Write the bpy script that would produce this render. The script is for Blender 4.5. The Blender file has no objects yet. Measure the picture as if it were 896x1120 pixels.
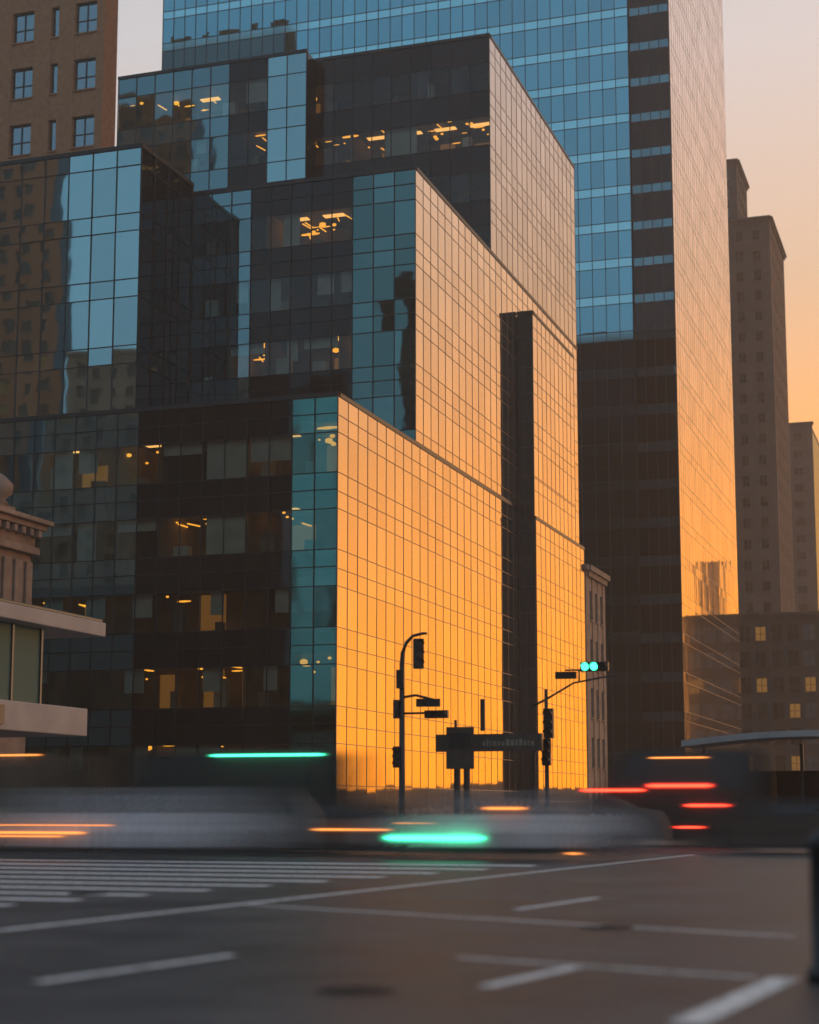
import bpy, math, random
from mathutils import Vector
random.seed(7)
R=math.radians
scene=bpy.context.scene
scene.view_settings.view_transform='Standard'
scene.view_settings.look='None'
scene.view_settings.exposure=0

# ---------------------------------------------------------------- materials
def newmat(name):
    m=bpy.data.materials.new(name); m.use_nodes=True
    nt=m.node_tree; nt.nodes.clear()
    out=nt.nodes.new('ShaderNodeOutputMaterial')
    return m,nt,out
def N(nt,t,**kw):
    n=nt.nodes.new(t)
    for k,v in kw.items(): setattr(n,k,v)
    return n
def principled(name,col,rough=.6,metal=0,noise=.25,scale=3,bump=0,spec=.5,stretch=None):
    m,nt,out=newmat(name)
    p=N(nt,'ShaderNodeBsdfPrincipled')
    p.inputs['Roughness'].default_value=rough; p.inputs['Metallic'].default_value=metal
    p.inputs['Specular IOR Level'].default_value=spec
    tc=N(nt,'ShaderNodeTexCoord'); mp=N(nt,'ShaderNodeMapping')
    if stretch: mp.inputs['Scale'].default_value=stretch
    nt.links.new(tc.outputs['Object'],mp.inputs[0])
    nz=N(nt,'ShaderNodeTexNoise'); nz.inputs['Scale'].default_value=scale; nz.inputs['Detail'].default_value=6
    nt.links.new(mp.outputs[0],nz.inputs['Vector'])
    r=N(nt,'ShaderNodeValToRGB')
    r.color_ramp.elements[0].position=.3; r.color_ramp.elements[1].position=.7
    r.color_ramp.elements[0].color=[c*(1-noise) for c in col]+[1]
    r.color_ramp.elements[1].color=[min(1,c*(1+noise)) for c in col]+[1]
    nt.links.new(nz.outputs['Fac'],r.inputs[0]); nt.links.new(r.outputs[0],p.inputs['Base Color'])
    if bump:
        b=N(nt,'ShaderNodeBump'); b.inputs['Strength'].default_value=bump; b.inputs['Distance'].default_value=.02
        nt.links.new(nz.outputs['Fac'],b.inputs['Height']); nt.links.new(b.outputs[0],p.inputs['Normal'])
    nt.links.new(p.outputs[0],out.inputs[0])
    return m
def emis(name,col,s,sample=True):
    m,nt,out=newmat(name)
    e=N(nt,'ShaderNodeEmission'); e.inputs[0].default_value=(*col,1); e.inputs[1].default_value=s
    nt.links.new(e.outputs[0],out.inputs[0])
    if not sample:
        try: m.cycles.emission_sampling='NONE'
        except Exception: pass
    return m
def trailmat(name,col,s,sample=True):
    """smeared lamp: emission whose coverage is stored per vertex"""
    m,nt,out=newmat(name)
    e=N(nt,'ShaderNodeEmission'); e.inputs[0].default_value=(*col,1); e.inputs[1].default_value=s
    t=N(nt,'ShaderNodeBsdfTransparent'); a=N(nt,'ShaderNodeAttribute',attribute_name='cover')
    ms=N(nt,'ShaderNodeMixShader'); nt.links.new(a.outputs['Fac'],ms.inputs[0]); nt.links.new(t.outputs[0],ms.inputs[1]); nt.links.new(e.outputs[0],ms.inputs[2])
    nt.links.new(ms.outputs[0],out.inputs[0])
    if not sample: m.cycles.emission_sampling='NONE'
    return m
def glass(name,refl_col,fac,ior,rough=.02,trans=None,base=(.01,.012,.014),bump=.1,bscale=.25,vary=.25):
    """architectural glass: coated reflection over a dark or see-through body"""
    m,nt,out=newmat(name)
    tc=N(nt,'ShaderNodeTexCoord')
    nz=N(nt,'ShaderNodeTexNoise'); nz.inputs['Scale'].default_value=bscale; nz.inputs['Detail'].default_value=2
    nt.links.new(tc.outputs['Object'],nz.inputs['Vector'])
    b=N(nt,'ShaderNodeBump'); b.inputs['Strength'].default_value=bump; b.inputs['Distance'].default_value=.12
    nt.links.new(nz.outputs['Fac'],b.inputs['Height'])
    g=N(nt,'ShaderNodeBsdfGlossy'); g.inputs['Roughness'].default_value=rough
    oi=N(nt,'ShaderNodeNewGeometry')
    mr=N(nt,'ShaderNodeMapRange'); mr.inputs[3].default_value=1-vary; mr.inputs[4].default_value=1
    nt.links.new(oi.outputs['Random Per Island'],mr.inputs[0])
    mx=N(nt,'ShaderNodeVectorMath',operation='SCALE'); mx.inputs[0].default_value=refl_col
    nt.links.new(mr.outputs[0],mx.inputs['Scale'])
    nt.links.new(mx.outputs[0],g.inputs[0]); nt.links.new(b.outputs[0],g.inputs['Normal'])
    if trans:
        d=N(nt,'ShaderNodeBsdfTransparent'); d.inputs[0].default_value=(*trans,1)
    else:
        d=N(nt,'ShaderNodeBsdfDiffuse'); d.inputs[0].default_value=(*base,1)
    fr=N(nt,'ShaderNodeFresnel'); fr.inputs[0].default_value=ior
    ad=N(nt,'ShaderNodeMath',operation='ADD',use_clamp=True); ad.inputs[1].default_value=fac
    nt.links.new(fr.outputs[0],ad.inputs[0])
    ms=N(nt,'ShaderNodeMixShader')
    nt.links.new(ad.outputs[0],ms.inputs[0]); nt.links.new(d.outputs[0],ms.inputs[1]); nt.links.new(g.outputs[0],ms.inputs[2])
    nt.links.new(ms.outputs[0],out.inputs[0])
    return m

M={}
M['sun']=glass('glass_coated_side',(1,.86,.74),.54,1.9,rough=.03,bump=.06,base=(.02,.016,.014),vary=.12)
M['sunhi']=glass('glass_coated_side_dim_sky',(.97,.90,.86),.38,1.9,rough=.03,bump=.06,base=(.02,.018,.018),vary=.13)  # copy of the side glass; greyer, dimmer sky reflection set into its tint
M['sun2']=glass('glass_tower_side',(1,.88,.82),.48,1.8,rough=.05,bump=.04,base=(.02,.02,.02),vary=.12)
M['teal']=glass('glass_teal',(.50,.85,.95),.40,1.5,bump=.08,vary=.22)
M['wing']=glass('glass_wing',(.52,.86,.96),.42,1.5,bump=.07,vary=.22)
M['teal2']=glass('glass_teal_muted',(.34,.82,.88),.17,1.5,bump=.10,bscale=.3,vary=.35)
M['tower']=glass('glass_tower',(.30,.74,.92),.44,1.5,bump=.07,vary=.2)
M['towerband']=glass('glass_tower_band',(.45,.88,1.0),.60,1.5,rough=.15,bump=.03,vary=.1)
M['vision']=glass('glass_vision',(.5,.88,1.0),.19,1.5,trans=(.74,.86,.82),bump=.10)
M['wavy']=glass('glass_teal_wavy',(.22,.90,.88),.22,1.5,rough=.07,trans=(.45,.55,.55),bump=.17,bscale=.35,vary=.5)
M['span']=glass('glass_spandrel_teal',(.45,.85,1.0),.19,1.5,bump=.08,base=(.03,.055,.06))
M['dark']=glass('glass_dark',(.6,.8,.9),.02,1.4,trans=(.66,.64,.56),bump=.15)
M['darkspan']=glass('glass_dark_spandrel',(.6,.75,.85),.01,1.35,bump=.1,base=(.008,.008,.009))
M['pav']=glass('glass_pavilion',(.6,.8,.75),.0,1.12,bump=.1,base=(.08,.135,.125))
M['winold']=glass('glass_old_window',(.6,.85,1.0),.25,1.5,bump=.2)
M['windim']=glass('glass_old_window_dim',(.6,.7,.75),.06,1.45,bump=.1)
M['mull']=principled('mullion_metal',(.03,.032,.035),.4,.6,.1)
M['mullside']=principled('mullion_bronze',(.11,.065,.038),.4,.7,.1)
M['roof']=principled('roof_membrane',(.08,.08,.08),.9)
M['slab']=principled('interior_floor',(.18,.17,.16),.8)
M['back']=principled('interior_wall',(.24,.19,.14),.9,noise=.5,scale=.3)
M['blind']=principled('window_blind',(.6,.63,.62),.8,noise=.15,scale=1)
M['lampY']=emis('interior_lamp_warm',(1,.42,.04),1.7,False)
M['lampW']=emis('interior_lamp_panel',(1,.50,.14),1.8)
M['glowwall']=emis('interior_wall_painted_glow',(1,.44,.08),.16,False)  # warm lamplight on back walls, put in as self-glowing patches
M['litwin']=emis('lit_room',(1,.46,.10),.20,False)
M['brick']=principled('brown_brick',(.34,.155,.075),.9,noise=.2,scale=1.5)
M['stone']=principled('brown_stone',(.10,.062,.044),.9,noise=.3,scale=.4)
M['citystone']=principled('city_stone',(.26,.20,.16),.9,noise=.3,scale=.3)
M['lime']=principled('limestone',(.27,.19,.14),.9,noise=.25,scale=1.2,bump=.3)
M['dstone']=principled('dark_stone',(.042,.034,.03),.9,noise=.3,scale=.5)
M['conc']=principled('pale_concrete',(.34,.31,.30),.75,noise=.12,scale=.8)
M['pave']=principled('pavement_slabs',(.16,.15,.145),.8,noise=.2,scale=2)
M['black']=principled('black_paint',(.012,.012,.013),.5,noise=.2)
M['iron']=principled('galvanised_dark',(.035,.033,.033),.5,.4,.2)
M['sign']=principled('sign_face',(.06,.045,.035),.5)
M['signtxt']=principled('sign_lettering',(.22,.17,.13),.5)
M['green']=emis('lamp_green',(.03,1,.42),7)
M['greenst']=trailmat('trail_green',(.06,1,.5),5)
M['red']=trailmat('trail_red',(1,.045,.02),6)
M['orange']=trailmat('trail_orange',(1,.30,.06),2.2,False)

# worn road paint
m,nt,out=newmat('road_paint')
p=N(nt,'ShaderNodeBsdfPrincipled'); p.inputs['Roughness'].default_value=.6
tc=N(nt,'ShaderNodeTexCoord'); nz=N(nt,'ShaderNodeTexNoise'); nz.inputs['Scale'].default_value=7; nz.inputs['Detail'].default_value=8; nz.inputs['Roughness'].default_value=.7
nt.links.new(tc.outputs['Object'],nz.inputs['Vector'])
r=N(nt,'ShaderNodeValToRGB'); r.color_ramp.elements[0].position=.36; r.color_ramp.elements[1].position=.50
r.color_ramp.elements[0].color=(.14,.135,.13,1); r.color_ramp.elements[1].color=(.74,.71,.68,1)
nt.links.new(nz.outputs['Fac'],r.inputs[0]); nt.links.new(r.outputs[0],p.inputs['Base Color']); nt.links.new(p.outputs[0],out.inputs[0]); M['paintw']=m

# asphalt
m,nt,out=newmat('asphalt')
p=N(nt,'ShaderNodeBsdfPrincipled')
tc=N(nt,'ShaderNodeTexCoord')
n1=N(nt,'ShaderNodeTexNoise'); n1.inputs['Scale'].default_value=.35; n1.inputs['Detail'].default_value=9; n1.inputs['Roughness'].default_value=.68
n2=N(nt,'ShaderNodeTexNoise'); n2.inputs['Scale'].default_value=45; n2.inputs['Detail'].default_value=3
nt.links.new(tc.outputs['Object'],n1.inputs['Vector']); nt.links.new(tc.outputs['Object'],n2.inputs['Vector'])
r=N(nt,'ShaderNodeValToRGB'); r.color_ramp.elements[0].position=.38; r.color_ramp.elements[1].position=.62
r.color_ramp.elements[0].color=(.022,.021,.022,1); r.color_ramp.elements[1].color=(.088,.082,.08,1)
nt.links.new(n1.outputs['Fac'],r.inputs[0])
mm=N(nt,'ShaderNodeMix',data_type='RGBA',blend_type='MULTIPLY'); mm.inputs[0].default_value=.45
nt.links.new(r.outputs[0],mm.inputs[6]); nt.links.new(n2.outputs['Color'],mm.inputs[7])
nt.links.new(mm.outputs[2],p.inputs['Base Color'])
rr=N(nt,'ShaderNodeMapRange'); rr.inputs[3].default_value=.34; rr.inputs[4].default_value=.62
nt.links.new(n1.outputs['Fac'],rr.inputs[0]); nt.links.new(rr.outputs[0],p.inputs['Roughness'])
b=N(nt,'ShaderNodeBump'); b.inputs['Strength'].default_value=.5; b.inputs['Distance'].default_value=.01
nt.links.new(n2.outputs['Fac'],b.inputs['Height']); nt.links.new(b.outputs[0],p.inputs['Normal'])
p.inputs['Specular IOR Level'].default_value=.3
nt.links.new(p.outputs[0],out.inputs[0]); M['asphalt']=m

# smeared vehicle paint: colour + coverage come from mesh attributes
m,nt,out=newmat('vehicle_paint_in_motion')
p=N(nt,'ShaderNodeBsdfPrincipled'); p.inputs['Roughness'].default_value=.5
a=N(nt,'ShaderNodeAttribute',attribute_name='col'); c=N(nt,'ShaderNodeAttribute',attribute_name='cover')
nt.links.new(a.outputs['Color'],p.inputs['Base Color']); nt.links.new(c.outputs['Fac'],p.inputs['Alpha'])
nt.links.new(p.outputs[0],out.inputs[0]); M['vehicle']=m

# ---------------------------------------------------------------- mesh helper
def link(o,parent=None):
    scene.collection.objects.link(o)
    if parent: o.parent=parent
    return o
def empty(name,loc=(0,0,0)):
    o=bpy.data.objects.new(name,None); o.location=loc; o.empty_display_size=.5
    return link(o)
class MB:
    def __init__(s): s.v=[];s.f=[];s.m=[];s.mats=[]
    def mi(s,k):
        if k not in s.mats: s.mats.append(k)
        return s.mats.index(k)
    def quad(s,pts,k):
        n=len(s.v); s.v+= [tuple(p) for p in pts]; s.f.append(tuple(range(n,n+len(pts)))); s.m.append(s.mi(k))
    def box(s,x0,x1,y0,y1,z0,z1,k):
        if x0>x1:x0,x1=x1,x0
        if y0>y1:y0,y1=y1,y0
        n=len(s.v)
        s.v+=[(x0,y0,z0),(x1,y0,z0),(x1,y1,z0),(x0,y1,z0),(x0,y0,z1),(x1,y0,z1),(x1,y1,z1),(x0,y1,z1)]
        for f in [(0,3,2,1),(4,5,6,7),(0,1,5,4),(1,2,6,5),(2,3,7,6),(3,0,4,7)]:
            s.f.append(tuple(n+i for i in f)); s.m.append(s.mi(k))
    def blob(s,x,y,z,rx,ry,rz,k):
        n=len(s.v); seg=8
        s.v.append((x,y,z-rz))
        for j in (-.5,.5):
            for i in range(seg):
                t=2*math.pi*i/seg; s.v.append((x+rx*.87*math.cos(t),y+ry*.87*math.sin(t),z+rz*j))
        s.v.append((x,y,z+rz)); m=s.mi(k)
        for i in range(seg):
            j=(i+1)%seg
            s.f.append((n,n+1+j,n+1+i)); s.f.append((n+1+i,n+1+j,n+1+seg+j,n+1+seg+i)); s.f.append((n+1+seg+i,n+1+seg+j,n+1+2*seg)); s.m+=[m,m,m]
    def tube(s,pts,rad,k,seg=12,caps=True):
        pts=[Vector(p) for p in pts]
        if not hasattr(rad,'__len__'): rad=[rad]*len(pts)
        n=len(s.v)
        for i,pt in enumerate(pts):
            d=(pts[min(i+1,len(pts)-1)]-pts[max(i-1,0)]).normalized()
            up=Vector((0,0,1)) if abs(d.z)<.9 else Vector((0,1,0))
            a=d.cross(up).normalized(); b2=a.cross(d)
            for j in range(seg):
                t=2*math.pi*j/seg
                s.v.append(tuple(pt+(a*math.cos(t)+b2*math.sin(t))*rad[i]))
        for i in range(len(pts)-1):
            for j in range(seg):
                s.f.append((n+i*seg+j,n+i*seg+(j+1)%seg,n+(i+1)*seg+(j+1)%seg,n+(i+1)*seg+j)); s.m.append(s.mi(k))
        if caps:
            s.f.append(tuple(n+j for j in range(seg))[::-1]); s.m.append(s.mi(k))
            s.f.append(tuple(n+(len(pts)-1)*seg+j for j in range(seg))); s.m.append(s.mi(k))
    def make(s,name,parent=None,bevel=0,smooth=False):
        me=bpy.data.meshes.new(name); me.from_pydata(s.v,[],s.f)
        for k in s.mats: me.materials.append(M[k])
        me.polygons.foreach_set('material_index',s.m)
        if smooth: me.polygons.foreach_set('use_smooth',[True]*len(s.f))
        me.update()
        o=bpy.data.objects.new(name,me); link(o,parent)
        if bevel:
            bv=o.modifiers.new('bevel','BEVEL'); bv.width=bevel; bv.segments=2; bv.limit_method='ANGLE'
        return o

# face frames: F = faces -Y, R = faces +X, B = faces +Y
def fpt(fr,u,z,n):
    k,p=fr
    if k=='F': return (u,p-n,z)
    if k=='R': return (p+n,u,z)
    if k=='B': return (u,p+n,z)
def fbox(mb,fr,u0,u1,z0,z1,n0,n1,k):
    a=fpt(fr,u0,z0,n0); b=fpt(fr,u1,z1,n1)
    mb.box(min(a[0],b[0]),max(a[0],b[0]),min(a[1],b[1]),max(a[1],b[1]),min(a[2],b[2]),max(a[2],b[2]),k)

def pane(mb,fr,u0,u1,z0,z1,k,tilt):
    a=random.gauss(0,tilt)*(u1-u0)/2; b=random.gauss(0,tilt)*(z1-z0)/2
    pts=[(u0,z0,-a-b),(u1,z0,a-b),(u1,z1,a+b),(u0,z1,-a+b)]
    if fr[0]=='B': pts=pts[::-1]
    mb.quad([fpt(fr,u,z,n) for u,z,n in pts],k)

def facade(parent,name,fr,u0,u1,ztop,zbot,fh,vis,bay,segs,tilt=.002,mull='mull',mw=.05,mp=.07,extra=()):
    """curtain wall; segs=[(uend,visionmat,spanmat)], floors counted down from ztop"""
    g=MB(); mu=MB()
    nb=max(1,round((u1-u0)/bay)); bw=(u1-u0)/nb
    zs=[]; z=ztop
    while z>zbot+.3:
        b=max(z-fh,zbot); zs.append((b,z)); z=b
    for i in range(nb):
        a=u0+i*bw; c=a+bw; mid=(a+c)/2
        vm,sm=None,None
        for ue,v_,s_ in segs:
            if mid<=ue: vm,sm=v_,s_; break
        if vm is None: vm,sm=segs[-1][1:]
        for b,t in zs:
            if b+vis<t-.2:
                pane(g,fr,a,c,b,b+vis,vm,tilt); pane(g,fr,a,c,b+vis,t,sm,tilt)
            else: pane(g,fr,a,c,b,t,vm,tilt)
    for i in range(nb+1):
        a=u0+i*bw
        fbox(mu,fr,a-mw/2,a+mw/2,zbot,ztop,-.03,mp,mull)
    for b,t in zs:
        for zz in [b,b+vis]+[b+e for e in extra]:
            if zz<t-.1: fbox(mu,fr,u0+mw/2,u1-mw/2,zz-mw/2,zz+mw/2,-.03,mp*.8,mull)
    fbox(mu,fr,u0-.05,u1+.05,ztop-.02,ztop+.25,-.3,mp+.03,'mull')
    g.make(name+'_glazing',parent); mu.make(name+'_mullions',parent)

def interior(parent,name,fr,u0,u1,ztop,zbot,fh,depth=6,lit=(.3,),blind=.35,room=3.0):
    mb=MB(); z=ztop; fl=0
    fbox(mb,fr,u0,u1,zbot,ztop,-depth-.2,-depth,'back')
    while z>zbot+1:
        b=max(z-fh,zbot); L_=lit[min(fl,len(lit)-1)]; fl+=1
        fbox(mb,fr,u0,u1,b-.25,b+.05,-depth+.02,-.12,'slab')
        fbox(mb,fr,u0,u1,z-1.5,z-1.38,-depth+.02,-.12,'slab')   # suspended ceiling
        nr=max(1,round((u1-u0)/room)); rw=(u1-u0)/nr
        for i in range(nr):
            a=u0+i*rw
            if random.random()<.4: fbox(mb,fr,a-.05,a+.05,b+.05,z-1.5,-depth+.02,-.6,'back')
            if random.random()<.6:
                w=random.uniform(.4,1.2); h=random.uniform(.6,1.9)
                fbox(mb,fr,a+.4,a+.4+w,b+.05,b+.05+h,-2.2,-1.6,random.choice(['back','blind','slab']))
            if random.random()<L_:
                if random.random()<.4: fbox(mb,fr,a+.6,a+rw-.6,z-1.56,z-1.51,-3.4,-2.8,'lampW')
                if random.random()<.75:
                    g0=a+random.uniform(.1,rw*.3); fbox(mb,fr,g0,g0+random.uniform(1.0,rw*.65),b+.06,z-1.6-random.uniform(0,.6),-depth+.06,-depth+.03,'glowwall')  # glowing patch stands in for lamplight on the wall
                for q in range(random.randint(3,8)):
                    uu=a+random.uniform(.1,rw-.2); dd=random.uniform(.8,depth-1); hz=random.uniform(.05,1.0)
                    r_=random.choice([.08,.1,.12,.16,.24])
                    p_=fpt(fr,uu,z-1.6-hz,-dd); t=random.random()
                    if t<.5: mb.blob(*p_,r_*1.2,r_,r_*.8,'lampY')
                    elif t<.75: mb.blob(*p_,r_*3.5,r_*.5,r_*.45,'lampY')
                    else:     # pendant run going into the room: reads as a slanted line from below
                        q_=fpt(fr,uu+random.uniform(-.3,.3),z-1.6-hz,-dd-1.2); mb.tube([p_,q_],.05,'lampY',6)
            if random.random()<blind:
                w=random.choice([rw*.45,rw*.3,rw*.9]); hh=random.choice([1.0,.7,.45])*(fh-1.6)
                o=random.uniform(0,rw-w)
                fbox(mb,fr,a+o,a+o+w,z-1.5-hh,z-1.5,-.45,-.42,'blind')
        z=b
    mb.make(name+'_interior',parent)

# ---------------------------------------------------------------- glass office building (terraced blocks)
G=empty('glass_office_building',(-36,94,0))
def local(parentobj):
    parentobj_loc=parentobj.location.copy()
    for o in parentobj.children: o.location=-parentobj_loc
XR=-35.68
FH=4.65
SD=dict(tilt=.0012,mull='mullside',mw=.05,mp=.02,extra=(3.5,))
facade(G,'lower_front',('F',93.5),-80,XR,25.8,.2,FH,2.45,1.5,[(-48.5,'vision','span'),(-39.3,'dark','darkspan'),(0,'wavy','wavy')],tilt=.004,extra=(3.6,))
interior(G,'lower',('F',93.5),-80,XR-.2,25.8,.2,FH,lit=(.45,.35,.35,.6,.1),blind=.75)
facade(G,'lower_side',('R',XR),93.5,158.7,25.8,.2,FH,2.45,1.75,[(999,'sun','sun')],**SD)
facade(G,'middle_front',('F',108.4),-52.8,XR,45.5,25.8,FH,2.45,1.5,[(-47.4,'vision','span'),(-41,'dark','darkspan'),(0,'teal2','teal2')],tilt=.004,extra=(3.6,))
interior(G,'middle',('F',108.4),-52.8,XR-.2,45.5,25.8,FH,lit=(.5,.25,.35,.1),blind=.5)
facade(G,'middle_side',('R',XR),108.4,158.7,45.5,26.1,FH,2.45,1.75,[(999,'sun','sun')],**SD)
facade(G,'wing_front',('F',100.3),-90,-52.8,46.2,25.8,FH,3.4,1.9,[(999,'wing','wing')],tilt=.003)
facade(G,'wing_side',('R',-52.8),100.3,108.3,46.2,25.8,FH,3.4,1.9,[(999,'darkspan','darkspan')],tilt=.003)
facade(G,'upper_front',('F',127.8),-51.0,XR,64.0,45.5,FH,2.45,1.7,[(999,'dark','darkspan')],tilt=.004)
interior(G,'upper',('F',127.8),-51,XR-.2,64.0,45.5,FH,lit=(.1,.98,.2,.1),blind=.1)
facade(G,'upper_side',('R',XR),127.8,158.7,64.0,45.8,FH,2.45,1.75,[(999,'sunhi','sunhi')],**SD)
facade(G,'upper_wing_front',('F',125.8),-68.6,-51.0,64.0,45.5,FH,2.9,1.76,[(-58.9,'vision','span'),(-57.2,'teal','teal'),(-55.1,'dark','darkspan'),(0,'teal','teal')],tilt=.003)
interior(G,'upper_wing',('F',125.8),-68.6,-51.0,64.0,45.5,FH,depth=6,lit=(.98,.3,.2,.1),blind=.1)
BX=-34.27; BY=135.7
facade(G,'bay_front',('F',BY),XR+.1,BX,42.6,.2,FH,2.45,.8,[(999,'darkspan','darkspan')],tilt=.002)
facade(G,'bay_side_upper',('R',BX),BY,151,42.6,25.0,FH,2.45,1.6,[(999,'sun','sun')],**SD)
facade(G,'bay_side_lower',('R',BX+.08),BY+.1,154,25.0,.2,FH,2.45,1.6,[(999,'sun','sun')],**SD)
mb=MB()
mb.box(-80,XR-.15,99.8,158.6,.2,25.7,'darkspan'); mb.box(-79.9,XR-.1,93.6,158.5,25.62,25.8,'roof')
mb.box(-52.9,XR-.15,114.7,158.6,25.8,45.4,'darkspan'); mb.box(-52.9,XR-.1,108.5,158.5,45.32,45.5,'roof')
mb.box(-90,-53.0,100.5,124,25.8,46.1,'darkspan')
mb.box(-68.5,XR-.15,134.2,158.6,45.5,63.9,'darkspan'); mb.box(-68.5,-51,126,158.5,63.82,64,'roof'); mb.box(-50.9,XR-.1,128,158.5,63.82,64,'roof')
mb.box(-51.1,-50.95,125.9,127.9,45.5,64,'darkspan'); mb.box(-68.6,-68.45,125.9,134,45.5,63.8,'darkspan')
mb.box(XR-.1,BX-.15,BY+.2,150.9,25.1,42.5,'darkspan'); mb.box(XR-.1,BX-.15,BY+.3,153.9,.2,24.9,'darkspan')
mb.make('core',G); local(G)

# ---------------------------------------------------------------- glass skyscraper
T=empty('glass_skyscraper',(-60,190,0))
TX=-30.8
facade(T,'front',('F',188),-96.3,TX-4.8,160,.2,4.36,3.3,1.55,[(999,'tower','towerband')],tilt=.0025,mw=.06,mp=.08)
facade(T,'corner_bay',('F',188.4),TX-4.7,TX-.1,160,.2,4.36,3.3,1.15,[(999,'darkspan','span')],tilt=.002,mw=.08)
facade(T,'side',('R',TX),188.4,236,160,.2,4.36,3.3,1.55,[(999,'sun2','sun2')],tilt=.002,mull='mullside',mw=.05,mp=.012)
mb=MB(); mb.box(-96.2,TX-.2,188.7,235.9,.2,160,'darkspan'); mb.make('core',T); local(T)

# ---------------------------------------------------------------- masonry buildings
def masonry(name,x0,x1,y0,y1,h,wall,bay,pier,fh,span,faces='FR',cornice=.6,lit=.05,z0=0.13,win='windim'):
    P=empty(name,((x0+x1)/2,(y0+y1)/2,0))
    w=MB(); w.box(x0+.5,x1-.5,y0+.5,y1-.5,z0,h-.2,win); w.make('glazing',P)
    mb=MB(); li=MB()
    for k in faces:
        if k=='F': fr=('F',y0+.5); u0,u1=x0,x1
        elif k=='R': fr=('R',x1-.5); u0,u1=y0+.5,y1
        else: fr=('B',y1-.5); u0,u1=x0,x1
        nb=max(1,round((u1-u0-pier)/bay)); bw=(u1-u0-pier)/nb
        for i in range(nb+1):
            a=u0+i*bw; fbox(mb,fr,a,a+pier,z0,h,0,.5,wall)
        z=h
        while z>z0+1:
            b=max(z-fh,z0)
            for i in range(nb):
                a=u0+i*bw+pier; c=u0+(i+1)*bw
                fbox(mb,fr,a,c,z-span,z,0,.42,wall)
                fbox(mb,fr,(a+c)/2-.05,(a+c)/2+.05,b,z-span,0,.12,'mull')
                fbox(mb,fr,a,c,(b+z-span)/2-.04,(b+z-span)/2+.04,0,.1,'mull')
                if z<h-.1: fbox(mb,fr,a-.1,c+.1,z+.001,z+.12,.42,.6,wall)
                if random.random()<lit:
                    fbox(li,fr,a+.1,c-.1,b+.3,z-span-.2,.03,.05,'litwin')
            z=b
        if cornice:
            fbox(mb,fr,u0-.3,u1+.3,h,h+.5,-.5,.5+cornice,wall)
            fbox(mb,fr,u0-.1,u1+.1,h-.5,h-.002,.5,.5+cornice*.5,wall)
    mb.box(x0+.4,x1-.4,y0+.4,y1-.4,h-.2,h+.1,'roof')
    mb.make('walls',P)
    if li.f: li.make('lit_windows',P)
    local(P); return P
# brown brick tower with alternating wide and narrow windows
P=empty('brown_brick_tower',(-110,161,0)); w=MB(); w.box(-150,-89.6,160.5,162.6,.13,112,'winold'); w.make('glazing',P)
mb=MB(); fr=('F',160.5); xe=-89.2
pat=[(1.0,0),(2.8,1),(2.0,0),(1.0,1),(1.2,0)]
cols=[]; x=xe; i=0
while x>-148:
    wd,op=pat[i%5]
    if op: cols.append((x-wd,x))
    else: fbox(mb,fr,x-wd,x,.13,112,0,.5,'brick')
    x-=wd; i+=1
z=113.9
while z>3:
    for a,b_ in cols:
        fbox(mb,fr,a,b_,z-2.9,z,0,.45,'brick'); fbox(mb,fr,a-.06,b_+.06,z,z+.16,.45,.62,'brick')
        if b_-a>2: fbox(mb,fr,(a+b_)/2-.05,(a+b_)/2+.05,z-6.7,z-2.9,0,.12,'mull'); fbox(mb,fr,a,b_,z-5.0,z-4.9,0,.1,'mull')
        fbox(mb,fr,a,b_,z-3.0,z-2.9,0,.2,'mull')
    z-=6.7
mb.box(-89.6,-89.2,160.5,163,.13,112,'brick'); mb.make('walls',P); local(P)

masonry('stone_highrise',-62,-33.9,320,345,113,'stone',3.2,1.9,4.0,2.0,lit=.01)
masonry('stone_highrise',-62,-43,345.5,362,135,'dstone',3.2,1.6,4,1.6)
masonry('stone_office_block',-50,-34.0,400,440,90,'stone',4,2.4,4,2.2,faces='F')
masonry('stone_office_block',-40,-16,280,300,32,'dstone',2.6,.8,4.2,1.5,lit=.2)
masonry('old_stone_building',-60,-34.2,154.6,163.2,23.2,'lime',2.4,1.1,4.6,1.7,cornice=.5)
# carved stone hall on the left
H=empty('carved_stone_hall',(-60,77,0)); mb=MB()
mb.box(-85,-47.6,74.6,79,.13,14.6,'lime'); mb.box(-85,-47.2,74.2,79.2,14.6,15.0,'lime'); mb.box(-85,-47.45,74.4,79.1,15.0,15.9,'lime')
mb.box(-85,-46.9,73.9,79.4,15.9,16.2,'lime'); mb.box(-85,-46.6,73.6,79.6,16.2,16.45,'lime')
for i in range(14): mb.box(-47.4-i*.8,-47.1-i*.8,74.0,74.35,15.5,15.88,'lime')
for i in range(6): mb.box(-47.4,-46.95,74.6+i*.8,74.95+i*.8,15.5,15.88,'lime')
for i in range(4): mb.box(-47.58,-47.42,75+i*1.1,75.6+i*1.1,11.5,14.2,'lime')
mb.box(-85,-48.4,75,78.6,16.45,17.2,'lime')
mb.make('walls',H,bevel=.05)
u=MB(); u.tube([(-48.9,77.6,17.2),(-48.9,77.6,17.5),(-48.9,77.6,17.8),(-48.9,77.6,18.3),(-48.9,77.6,18.7),(-48.9,77.6,18.9)],[.6,.4,.75,.8,.4,.1],'lime',20); u.make('urns',H,smooth=True); local(H)
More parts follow.
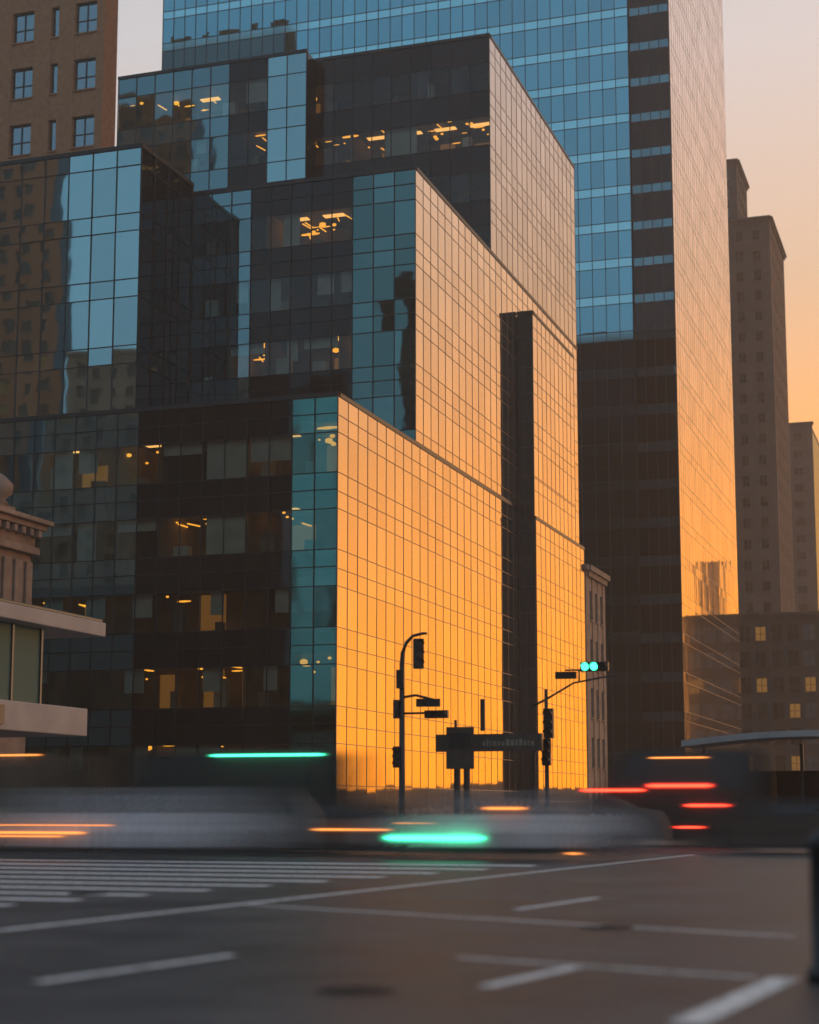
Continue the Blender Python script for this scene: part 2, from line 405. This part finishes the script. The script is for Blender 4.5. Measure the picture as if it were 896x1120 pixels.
# modern pavilion on the left
V=empty('canopy_pavilion',(-42,55,0)); mb=MB()
mb.box(-55,-35.4,30,65,8.55,9.15,'conc'); mb.box(-55,-35.5,30.1,64.9,9.15,9.3,'mull')
mb.box(-55,-35.4,30,63.6,4.25,5.4,'conc')
mb.box(-55,-38.5,30,61,.13,4.2,'darkspan'); mb.make('roof_slabs',V,bevel=.04)
g=MB()
for i in range(14):
    y=61-i*2.2; pane(g,('R',-36.2),y-2.2,y,5.42,8.53,'pav',.003)
    g.box(-36.28,-36.12,y-.06,y+.06,5.4,8.55,'mull')
pane(g,('F',31),-55,-36.2,5.4,8.4,'pav',.002)
g.box(-55,-36.4,61.2,61.4,5.4,8.54,'dstone'); g.make('glazing',V)
s=MB(); s.box(-35.38,-35.3,55.5,57,4.45,5.2,'sign'); s.make('wall_sign',V); local(V)

# ---------------------------------------------------------------- city around the junction (seen in the glass)
masonry('brick_tower_block',-195,-153,-66,-60,150,'brick',4,2,4,1.6,faces='B')
masonry('stone_office_block',-150,-133,-66,-60,80,'citystone',4,2,4,1.6,faces='B')
masonry('stone_office_block',-132.8,-104,-66,-60,76,'citystone',4,2,4,1.6,faces='B',lit=.1)
masonry('stone_office_block',-94,-66,-66,-60,93,'dstone',4,2,4,1.6,faces='B')
masonry('stone_office_block',-64,-20,-66,-60,60,'stone',4,2,4,1.6,faces='B')
masonry('stone_office_block',-2,22,500,530,56,'dstone',4,2,4,1.6,faces='F',lit=0)
masonry('stone_office_block',8,14,498,499.4,72,'dstone',4,2,4,1.6,faces='F',lit=0)
for i in range(9):
    x=40+i*42; masonry('low_rise_block',x,x+40,900,930,9+random.random()*6,'dstone',4,2,4,1.6,faces='F')

# ---------------------------------------------------------------- ground
mb=MB(); mb.quad([(-3000,-3000,0),(3000,-3000,0),(3000,3000,0),(-3000,3000,0)],'asphalt'); mb.make('road')
def kerbed(name,x0,x1,y0,y1):
    P=empty(name,((x0+x1)/2,(y0+y1)/2,0)); mb=MB()
    mb.box(x0,x1-.3,y0+.3,y1,0.001,.128,'pave'); mb.make('paving',P)
    mb=MB(); mb.box(x1-.3,x1,y0,y1,.001,.135,'conc'); mb.box(x0,x1-.3,y0,y0+.3,.001,.135,'conc'); mb.make('kerb',P,bevel=.02); local(P)
kerbed('sidewalk',-400,-13,50,700); kerbed('sidewalk',-400,-20,-400,22); kerbed('sidewalk',16,400,50,700)
c,s_=math.cos(R(18.43)),math.sin(R(18.43))
def W(X,Y): return (c*X-s_*Y, s_*X+c*Y)
RM=empty('road_markings'); mb=MB()
def strip(a,b,w):
    a=Vector(W(*a)); b=Vector(W(*b)); d=(b-a).normalized(); n=Vector((-d.y,d.x))*w/2
    mb.quad([(a.x-n.x,a.y-n.y,.004),(b.x-n.x,b.y-n.y,.004),(b.x+n.x,b.y+n.y,.004),(a.x+n.x,a.y+n.y,.004)],'paintw')
K=.844
def sc(p): return (p[0]*K,p[1]*K)
strip(sc((-9,13.9)),sc((9.5,57.6)),.18)
strip(sc((-2.66,28.4)),sc((4.77,21.5)),.13)
strip(sc((-3.42,16)),sc((-1.91,18.9)),.15)
strip(sc((1.67,27.1)),sc((3.34,30.6)),.15)
strip(sc((.67,15.6)),sc((1.67,17.5)),.15)
strip(sc((.51,18.6)),sc((3.28,16.4)),.10)
strip(sc((2.05,13)),sc((3.54,16.4)),.24)
mb.make('lane_lines',RM)
mb=MB(); y=19.3; st=1.35
while y<38:
    xe=-13.0+ (y-19.0)*.17
    xs=-32 if y>22.5 else -19
    mb.quad([(xs,y,.005),(xe,y,.005),(xe,y+st*.30,.005),(xs,y+st*.30,.005)],'paintw')
    y+=st; st*=1.07
mb.make('crosswalk_bars',RM)
for (X,Y,r_) in [(-.4,12.9,.33),(2.2,19.5,.33),(-5,27,.33)]:
    mb=MB(); x,y=W(X,Y); mb.v+=[(x+r_*math.cos(2*math.pi*i/28),y+r_*math.sin(2*math.pi*i/28),.006) for i in range(28)]
    mb.f.append(tuple(range(28))); mb.m.append(mb.mi('iron'))
    for k in range(-3,4):
        hw=math.sqrt(max(0,(r_*.85)**2-(k*.085)**2)); mb.box(x-hw,x+hw,y+k*.085-.015,y+k*.085+.015,.0065,.011,'iron')
    mb.make('manhole_cover')

# ---------------------------------------------------------------- street furniture
def head(parent,x,y,z,lit=None,horizontal=False,scale=1.0,yaw=0):
    mb=MB(); s=scale
    if horizontal:
        mb.box(-.52*s,.52*s,-.12*s,.12*s,-.17*s,.17*s,'black'); cs=[(-.33*s,0),(0,0),(.33*s,0)]
    else:
        mb.box(-.17*s,.17*s,-.12*s,.12*s,-.52*s,.52*s,'black'); cs=[(0,.33*s),(0,0),(0,-.33*s)]
    for j,(cx,cz) in enumerate(cs):
        mb.tube([(cx,-.12*s,cz),(cx,-.15*s,cz)],.14*s,'green' if lit is not None and j in lit else 'iron',16)
        n=len(mb.v); seg=10
        for q in range(seg+1):
            t=math.pi*q/seg
            for yy in (-.12*s,-.30*s): mb.v.append((cx+math.cos(t)*.155*s,yy,cz+math.sin(t)*.155*s))
        for q in range(seg):
            a=n+q*2; mb.f.append((a,a+1,a+3,a+2)); mb.m.append(mb.mi('black'))
    o=mb.make('signal_head',parent,bevel=.015); o.location=(x,y,z); o.rotation_euler=(0,0,R(yaw)); return o
S=empty('traffic_signal',(-18.9,55.9,.13)); mb=MB()
mb.tube([(0,0,0),(0,0,.3),(0,0,.31),(0,0,6.1),(.03,0,6.5),(.16,0,6.85),(.4,0,7.08),(.75,0,7.15),(.9,0,7.15)],[.22,.2,.12,.09,.08,.065,.055,.05,.045],'iron')
mb.tube([(0,0,4.95),(.5,0,5.02),(1.15,0,4.85)],.045,'iron'); mb.tube([(-.3,0,4.4),(1.3,0,4.4)],.04,'iron')
mb.tube([(-.1,0,2.9),(.0,0,3.2)],.04,'iron')
mb.make('mast',S,smooth=True)
head(S,.6,0,6.45,yaw=30); head(S,.95,0,4.75,horizontal=True,yaw=15,scale=.8); head(S,1.25,0,4.35,horizontal=True,scale=.8)
head(S,-.2,0,4.55,scale=.62,yaw=40); head(S,-.16,-.1,2.9,scale=.7); head(S,.05,-.15,5.6,scale=.45)
mb=MB(); mb.box(-.14,.14,-.24,-.1,5.25,5.9,'iron'); mb.make('control_box',S,bevel=.02)
S=empty('traffic_signal',(-14.4,58.4,.13)); mb=MB()
mb.tube([(0,0,0),(0,0,.3),(0,0,.31),(0,0,5.3)],[.2,.18,.09,.06],'iron')
mb.tube([(-.5,0,4.7),(.1,0,5.0),(1.0,0,5.5),(2.5,0,5.75)],[.04,.04,.035,.03],'iron')
mb.tube([(.7,0,5.95),(1.6,0,5.95)],.03,'iron'); mb.tube([(1.2,0,5.55),(1.2,0,5.95)],.03,'iron')
mb.make('mast',S,smooth=True)
head(S,.7,.1,5.78,horizontal=True,scale=.72,yaw=8); head(S,1.75,0,6.05,lit=(0,1),horizontal=True,scale=.95)
head(S,.1,-.05,4.1,scale=1.0); head(S,.02,-.1,3.1,scale=.9)
S=empty('street_sign',(-15.9,57.0,.13)); mb=MB()
mb.box(-2.1,1.7,-.1,.1,3.1,3.7,'sign'); mb.box(-1.7,-.7,-.16,-.105,2.5,3.95,'sign'); 
mb.tube([(-1.35,0,0),(-1.35,0,3.1)],.12,'iron'); mb.tube([(-1.0,0,0),(-1.0,0,3.1)],.12,'iron')
mb.box(-.45,-.3,-.2,-.11,3.8,4.9,'iron'); mb.box(-1.6,-.8,-.175,-.165,3.2,3.75,'iron')
xx=-.4
while xx<1.4:
    wl=random.uniform(.06,.12); mb.box(xx,xx+wl,-.115,-.105,3.28,3.28+random.uniform(.14,.24),'signtxt'); xx+=wl+.05
mb.tube([(1.4,0,0),(1.4,0,3.1)],.06,'iron'); mb.tube([(-1.4,0,3.95),(-1.4,0,4.2)],.05,'iron'); mb.make('board',S,bevel=.01)
S=empty('bus_shelter',(-7,71,0)); mb=MB()
n=14
for i in range(n):
    a=-4.5+i*10/n; bb=a+10/n; f=lambda q:4.0+.35*math.sin((q+4.5)/10*math.pi)
    mb.quad([(a,-1.6,f(a)),(bb,-1.6,f(bb)),(bb,1.6,f(bb)),(a,1.6,f(a))],'conc')
    mb.quad([(a,-1.6,f(a)-.25),(bb,-1.6,f(bb)-.25),(bb,-1.6,f(bb)),(a,-1.6,f(a))],'conc')
    mb.quad([(a,1.6,f(a)-.25),(a,-1.6,f(a)-.25),(bb,-1.6,f(bb)-.25),(bb,1.6,f(bb)-.25)],'conc')
for x in (-4,0,5): mb.tube([(x,1.2,0),(x,1.2,3.9)],.08,'iron')
mb.box(-4,5,1.15,1.2,.4,2.8,'darkspan'); mb.box(-3,3,.6,1.0,.4,.5,'iron')
mb.make('frame',S)
S=empty('bollard',W(3.28,13.5)+(0,)); mb=MB()
mb.tube([(0,0,0),(0,0,.1),(0,0,.12),(0,0,1.0),(0,0,1.03),(0,0,1.08),(0,0,1.14),(0,0,1.18)],[.2,.2,.16,.15,.18,.18,.13,.02],'black',24); mb.make('post',S,smooth=True)

# ---------------------------------------------------------------- vehicles smeared by their own motion
PROF={'suv':[(0,.28),(.01,.50),(.06,.60),(.22,.66),(.30,.90),(.38,.985),(.60,1),(.88,.97),(.96,.70),(.99,.58),(1,.28)],
      'sedan':[(0,.30),(.01,.48),(.05,.56),(.26,.66),(.38,.93),(.50,1),(.62,.98),(.80,.74),(.95,.68),(.99,.5),(1,.3)],
      'bus':[(0,.15),(.005,.6),(.02,.93),(.06,.99),(.5,1),(.94,.99),(.985,.95),(1,.6),(1.0,.15)],
      'van':[(0,.2),(.01,.4),(.05,.48),(.17,.54),(.26,.9),(.33,.98),(.6,1),(.95,.98),(.99,.9),(1,.2)]}
BELT={'suv':.62,'sedan':.64,'bus':.45,'van':.55}
def prof(kind,t):
    if t<0 or t>1: return 0
    P_=PROF[kind]
    for (a,za),(b,zb) in zip(P_,P_[1:]):
        if a<=t<=b: return za+(zb-za)*(t-a)/max(b-a,1e-6)
    return 0
def vehicle(name,kind,x,y,L,H,Wd,B,paint,trails=(),flip=False,gain=1.3,win=(.02,.024,.026)):
    P=empty(name,(x,y,0))
    NX=90;NZ=26;S_=23; x0=-(L+B)/2; dx=(L+B)/NX
    wr=.34 if kind!='bus' else .48; wxs=[.17*L,.81*L]
    rz=random.Random(name+str(x)); streak=[rz.uniform(.8,1.05) for _ in range(60)]
    def sample(px,z):
        cov=0;col=[0,0,0]
        for s in range(S_):
            sh=-B/2+B*s/(S_-1); lx=px-sh+L/2; t=lx/L
            if flip: t=1-t; lx=L-lx
            top=prof(kind,t)*H; cc=None
            if any((lx-w)**2+(z-wr)**2<(wr*.6)**2 for w in wxs): cc=(.14,.14,.14)
            elif any((lx-w)**2+(z-wr)**2<wr**2 for w in wxs): cc=(.012,.012,.012)
            elif .2<z<=top:
                if any((lx-w)**2+(z-wr)**2<(wr*1.2)**2 for w in wxs): cc=(.01,.01,.01)
                elif z<.34: cc=(.02,.02,.02)
                elif z>BELT[kind]*H and z<H*.93 and z<top-.06:
                    fr=(t*5)%1
                    cc=win if fr>.12 else tuple(q*.8 for q in paint)
                else: cc=paint
            if cc: cov+=1; col=[a+b for a,b in zip(col,cc)]
        q_=streak[int(z*14)%60]
        if cov: col=[q/cov*q_ for q in col]
        return cov/S_,col
    v=[];f=[];cv=[];cl=[]
    def halfw(z):
        h=z/H
        if h<BELT[kind]: return Wd/2*(1-.04*abs(h-.35))
        return Wd/2*(1-(.26 if kind!='bus' else .06)*((h-BELT[kind])/(1-BELT[kind]))**1.3)
    for i in range(NX+1):
        px=x0+i*dx
        env=0
        for s in range(S_*2):
            sh=-B/2+B*s/(S_*2-1); t=(px-sh+L/2)/L
            if flip:t=1-t
            env=max(env,prof(kind,t)*H)
        env=max(env,.5)
        for side in (-1,1):
            ks=range(NZ+1) if side==-1 else range(NZ,-1,-1)
            for k in ks:
                z=.02+(env-.02)*k/NZ
                cov,col=sample(px,min(z,env-.01))
                cov=min(1,cov*gain)
                if H-z<.3: cov*=.15+.85*max(0,(H-z))/.3     # suspension bounce softens the roof line
                v.append((px,side*halfw(z),z)); cv.append(1-(1-cov)**.7); cl.append(col)
    n=2*(NZ+1)
    for i in range(NX):
        for j in range(n-1):
            f.append((i*n+j,(i+1)*n+j,(i+1)*n+j+1,i*n+j+1))
    me=bpy.data.meshes.new('body'); me.from_pydata(v,[],f); me.materials.append(M['vehicle'])
    a=me.attributes.new('cover','FLOAT','POINT'); a.data.foreach_set('value',cv)
    a=me.attributes.new('col','FLOAT_COLOR','POINT'); a.data.foreach_set('color',[q for c_ in cl for q in (*c_,1)])
    me.polygons.foreach_set('use_smooth',[True]*len(f)); me.update()
    o=bpy.data.objects.new('body',me); link(o,P)
    for (xa,xb,z,r_,mat) in trails:
        # nested shells: a dense core and a faint halo, both fading at the ends
        for sh,al in ((1.0,.85),(1.7,.10),(2.6,.035)):
            mb=MB(); yy=-Wd/2-.12; n=20; ts=[i/n for i in range(n+1)]
            ext=.1*(sh-1); ln=xb-xa
            ed=lambda t: min(1,min(t,1-t)*ln/.35+.02)
            xa2=xa-x-ext; xb2=xb-x+ext
            mb.tube([(xa2+(xb2-xa2)*t,yy,z) for t in ts],[r_*sh*(.35+.65*ed(t)**.5) for t in ts],mat,12,caps=False)
            o=mb.make('lamp_trail',P,smooth=True)
            at=o.data.attributes.new('cover','FLOAT','POINT')
            at.data.foreach_set('value',[al*(ed(t) if 0<t<1 else 0) for t in ts for _ in range(12)])
vehicle('suv','suv',-21.0,39.5,4.8,1.85,1.9,6.0,(.80,.73,.74),[(-24.5,-21.3,.69,.022,'orange'),(-24.5,-21.9,.60,.012,'orange'),(-24.5,-20.5,.88,.008,'orange')],gain=1.2,win=(.38,.35,.35))
vehicle('car','sedan',-11.6,42.6,4.5,1.80,1.85,3.8,(.80,.68,.66),[(-14.6,-11.8,.555,.05,'greenst'),(-12.0,-10.7,1.3,.025,'orange'),(-9.9,-9.3,.2,.02,'orange')],gain=1.3,win=(.2,.16,.15))
vehicle('sedan','sedan',-17.0,45.1,4.6,1.6,1.85,3.5,(.12,.10,.09),[(-17.6,-15.1,.72,.022,'orange'),(-15.2,-13.8,.9,.014,'orange')])
vehicle('city_bus','bus',-21.4,48.0,6.5,3.1,2.4,2.5,(.10,.09,.075),[(-21.9,-18.1,2.85,.024,'greenst')],win=(.03,.035,.035))
vehicle('city_bus','bus',-31.5,47.2,8.5,3.0,2.4,3,(.32,.24,.17),[(-29,-27,2.9,.02,'orange')],win=(.14,.11,.08))
vehicle('delivery_van','van',-10.3,59.7,5.6,3.4,2.1,1.6,(.035,.024,.022),[(-13.3,-10.9,1.9,.036,'red'),(-11.0,-8.6,2.05,.045,'red'),(-9.7,-8.0,1.38,.034,'red'),(-10.9,-8.7,3.0,.022,'orange')],gain=1.6)
vehicle('sedan','sedan',-5.3,51,4.8,1.7,1.85,3,(.05,.035,.03),[(-8.6,-7.6,.75,.02,'red')])

# ---------------------------------------------------------------- evening haze over the blocks
m,nt,out=newmat('evening_haze')
vs=N(nt,'ShaderNodeVolumeScatter'); vs.inputs['Color'].default_value=(1,.85,.70,1); vs.inputs['Density'].default_value=.0007; vs.inputs['Anisotropy'].default_value=.4
nt.links.new(vs.outputs[0],out.inputs['Volume']); M['haze']=m
mb=MB(); mb.box(-260,120,-30,480,-.5,150,'haze'); mb.make('haze')

# ---------------------------------------------------------------- sky, sun, camera
SUNAZ=32.0
SUNEL=3.0
w=bpy.data.worlds.new('World'); scene.world=w; w.use_nodes=True; nt=w.node_tree; nt.nodes.clear()
out=N(nt,'ShaderNodeOutputWorld'); bg=N(nt,'ShaderNodeBackground')
tc=N(nt,'ShaderNodeTexCoord'); nrm=N(nt,'ShaderNodeVectorMath',operation='NORMALIZE'); nt.links.new(tc.outputs['Generated'],nrm.inputs[0])
sp=N(nt,'ShaderNodeSeparateXYZ'); nt.links.new(nrm.outputs[0],sp.inputs[0])
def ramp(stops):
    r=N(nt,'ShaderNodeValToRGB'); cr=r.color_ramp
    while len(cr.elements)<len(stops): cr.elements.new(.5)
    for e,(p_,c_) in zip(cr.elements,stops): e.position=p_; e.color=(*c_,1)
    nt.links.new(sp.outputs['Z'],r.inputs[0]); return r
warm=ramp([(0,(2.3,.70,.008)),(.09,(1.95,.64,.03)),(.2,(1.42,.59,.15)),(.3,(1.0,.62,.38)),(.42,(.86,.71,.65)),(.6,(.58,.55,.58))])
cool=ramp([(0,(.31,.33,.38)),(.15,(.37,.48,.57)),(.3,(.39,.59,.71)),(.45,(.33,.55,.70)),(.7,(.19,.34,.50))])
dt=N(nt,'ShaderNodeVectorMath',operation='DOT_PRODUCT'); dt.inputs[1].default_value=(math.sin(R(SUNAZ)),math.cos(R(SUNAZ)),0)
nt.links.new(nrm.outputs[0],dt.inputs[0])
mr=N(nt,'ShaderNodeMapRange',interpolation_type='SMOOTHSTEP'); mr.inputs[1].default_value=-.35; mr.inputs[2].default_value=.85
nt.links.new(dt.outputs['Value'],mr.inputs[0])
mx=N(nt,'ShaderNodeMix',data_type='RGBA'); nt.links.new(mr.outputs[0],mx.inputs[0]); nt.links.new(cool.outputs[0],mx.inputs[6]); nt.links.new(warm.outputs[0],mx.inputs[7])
sky=N(nt,'ShaderNodeTexSky',sky_type='NISHITA'); sky.sun_disc=False; sky.sun_elevation=R(SUNEL); sky.sun_rotation=R(SUNAZ); sky.dust_density=2
sk=N(nt,'ShaderNodeVectorMath',operation='SCALE'); sk.inputs['Scale'].default_value=.01; nt.links.new(sky.outputs[0],sk.inputs[0])
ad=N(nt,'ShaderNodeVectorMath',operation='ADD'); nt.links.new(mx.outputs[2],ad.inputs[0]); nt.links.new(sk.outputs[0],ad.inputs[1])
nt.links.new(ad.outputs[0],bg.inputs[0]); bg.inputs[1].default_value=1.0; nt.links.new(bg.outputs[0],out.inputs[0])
sl=bpy.data.lights.new('sun','SUN'); sl.energy=.4; sl.angle=R(.5); sl.color=(1,.62,.35)
so=bpy.data.objects.new('sun',sl); link(so)
d=-Vector((math.sin(R(SUNAZ))*math.cos(R(SUNEL)),math.cos(R(SUNAZ))*math.cos(R(SUNEL)),math.sin(R(SUNEL))))
so.rotation_euler=d.to_track_quat('-Z','Y').to_euler()
cd=bpy.data.cameras.new('camera'); co=bpy.data.objects.new('camera',cd); link(co)
co.location=(0,0,1.35); co.rotation_euler=(R(98),0,R(18.43))
cd.sensor_fit='VERTICAL'; cd.sensor_height=36; cd.lens=59.9; cd.shift_y=.0536; cd.clip_end=6000; cd.clip_start=.1
cd.dof.use_dof=True; cd.dof.focus_distance=98; cd.dof.aperture_fstop=.6
scene.camera=co
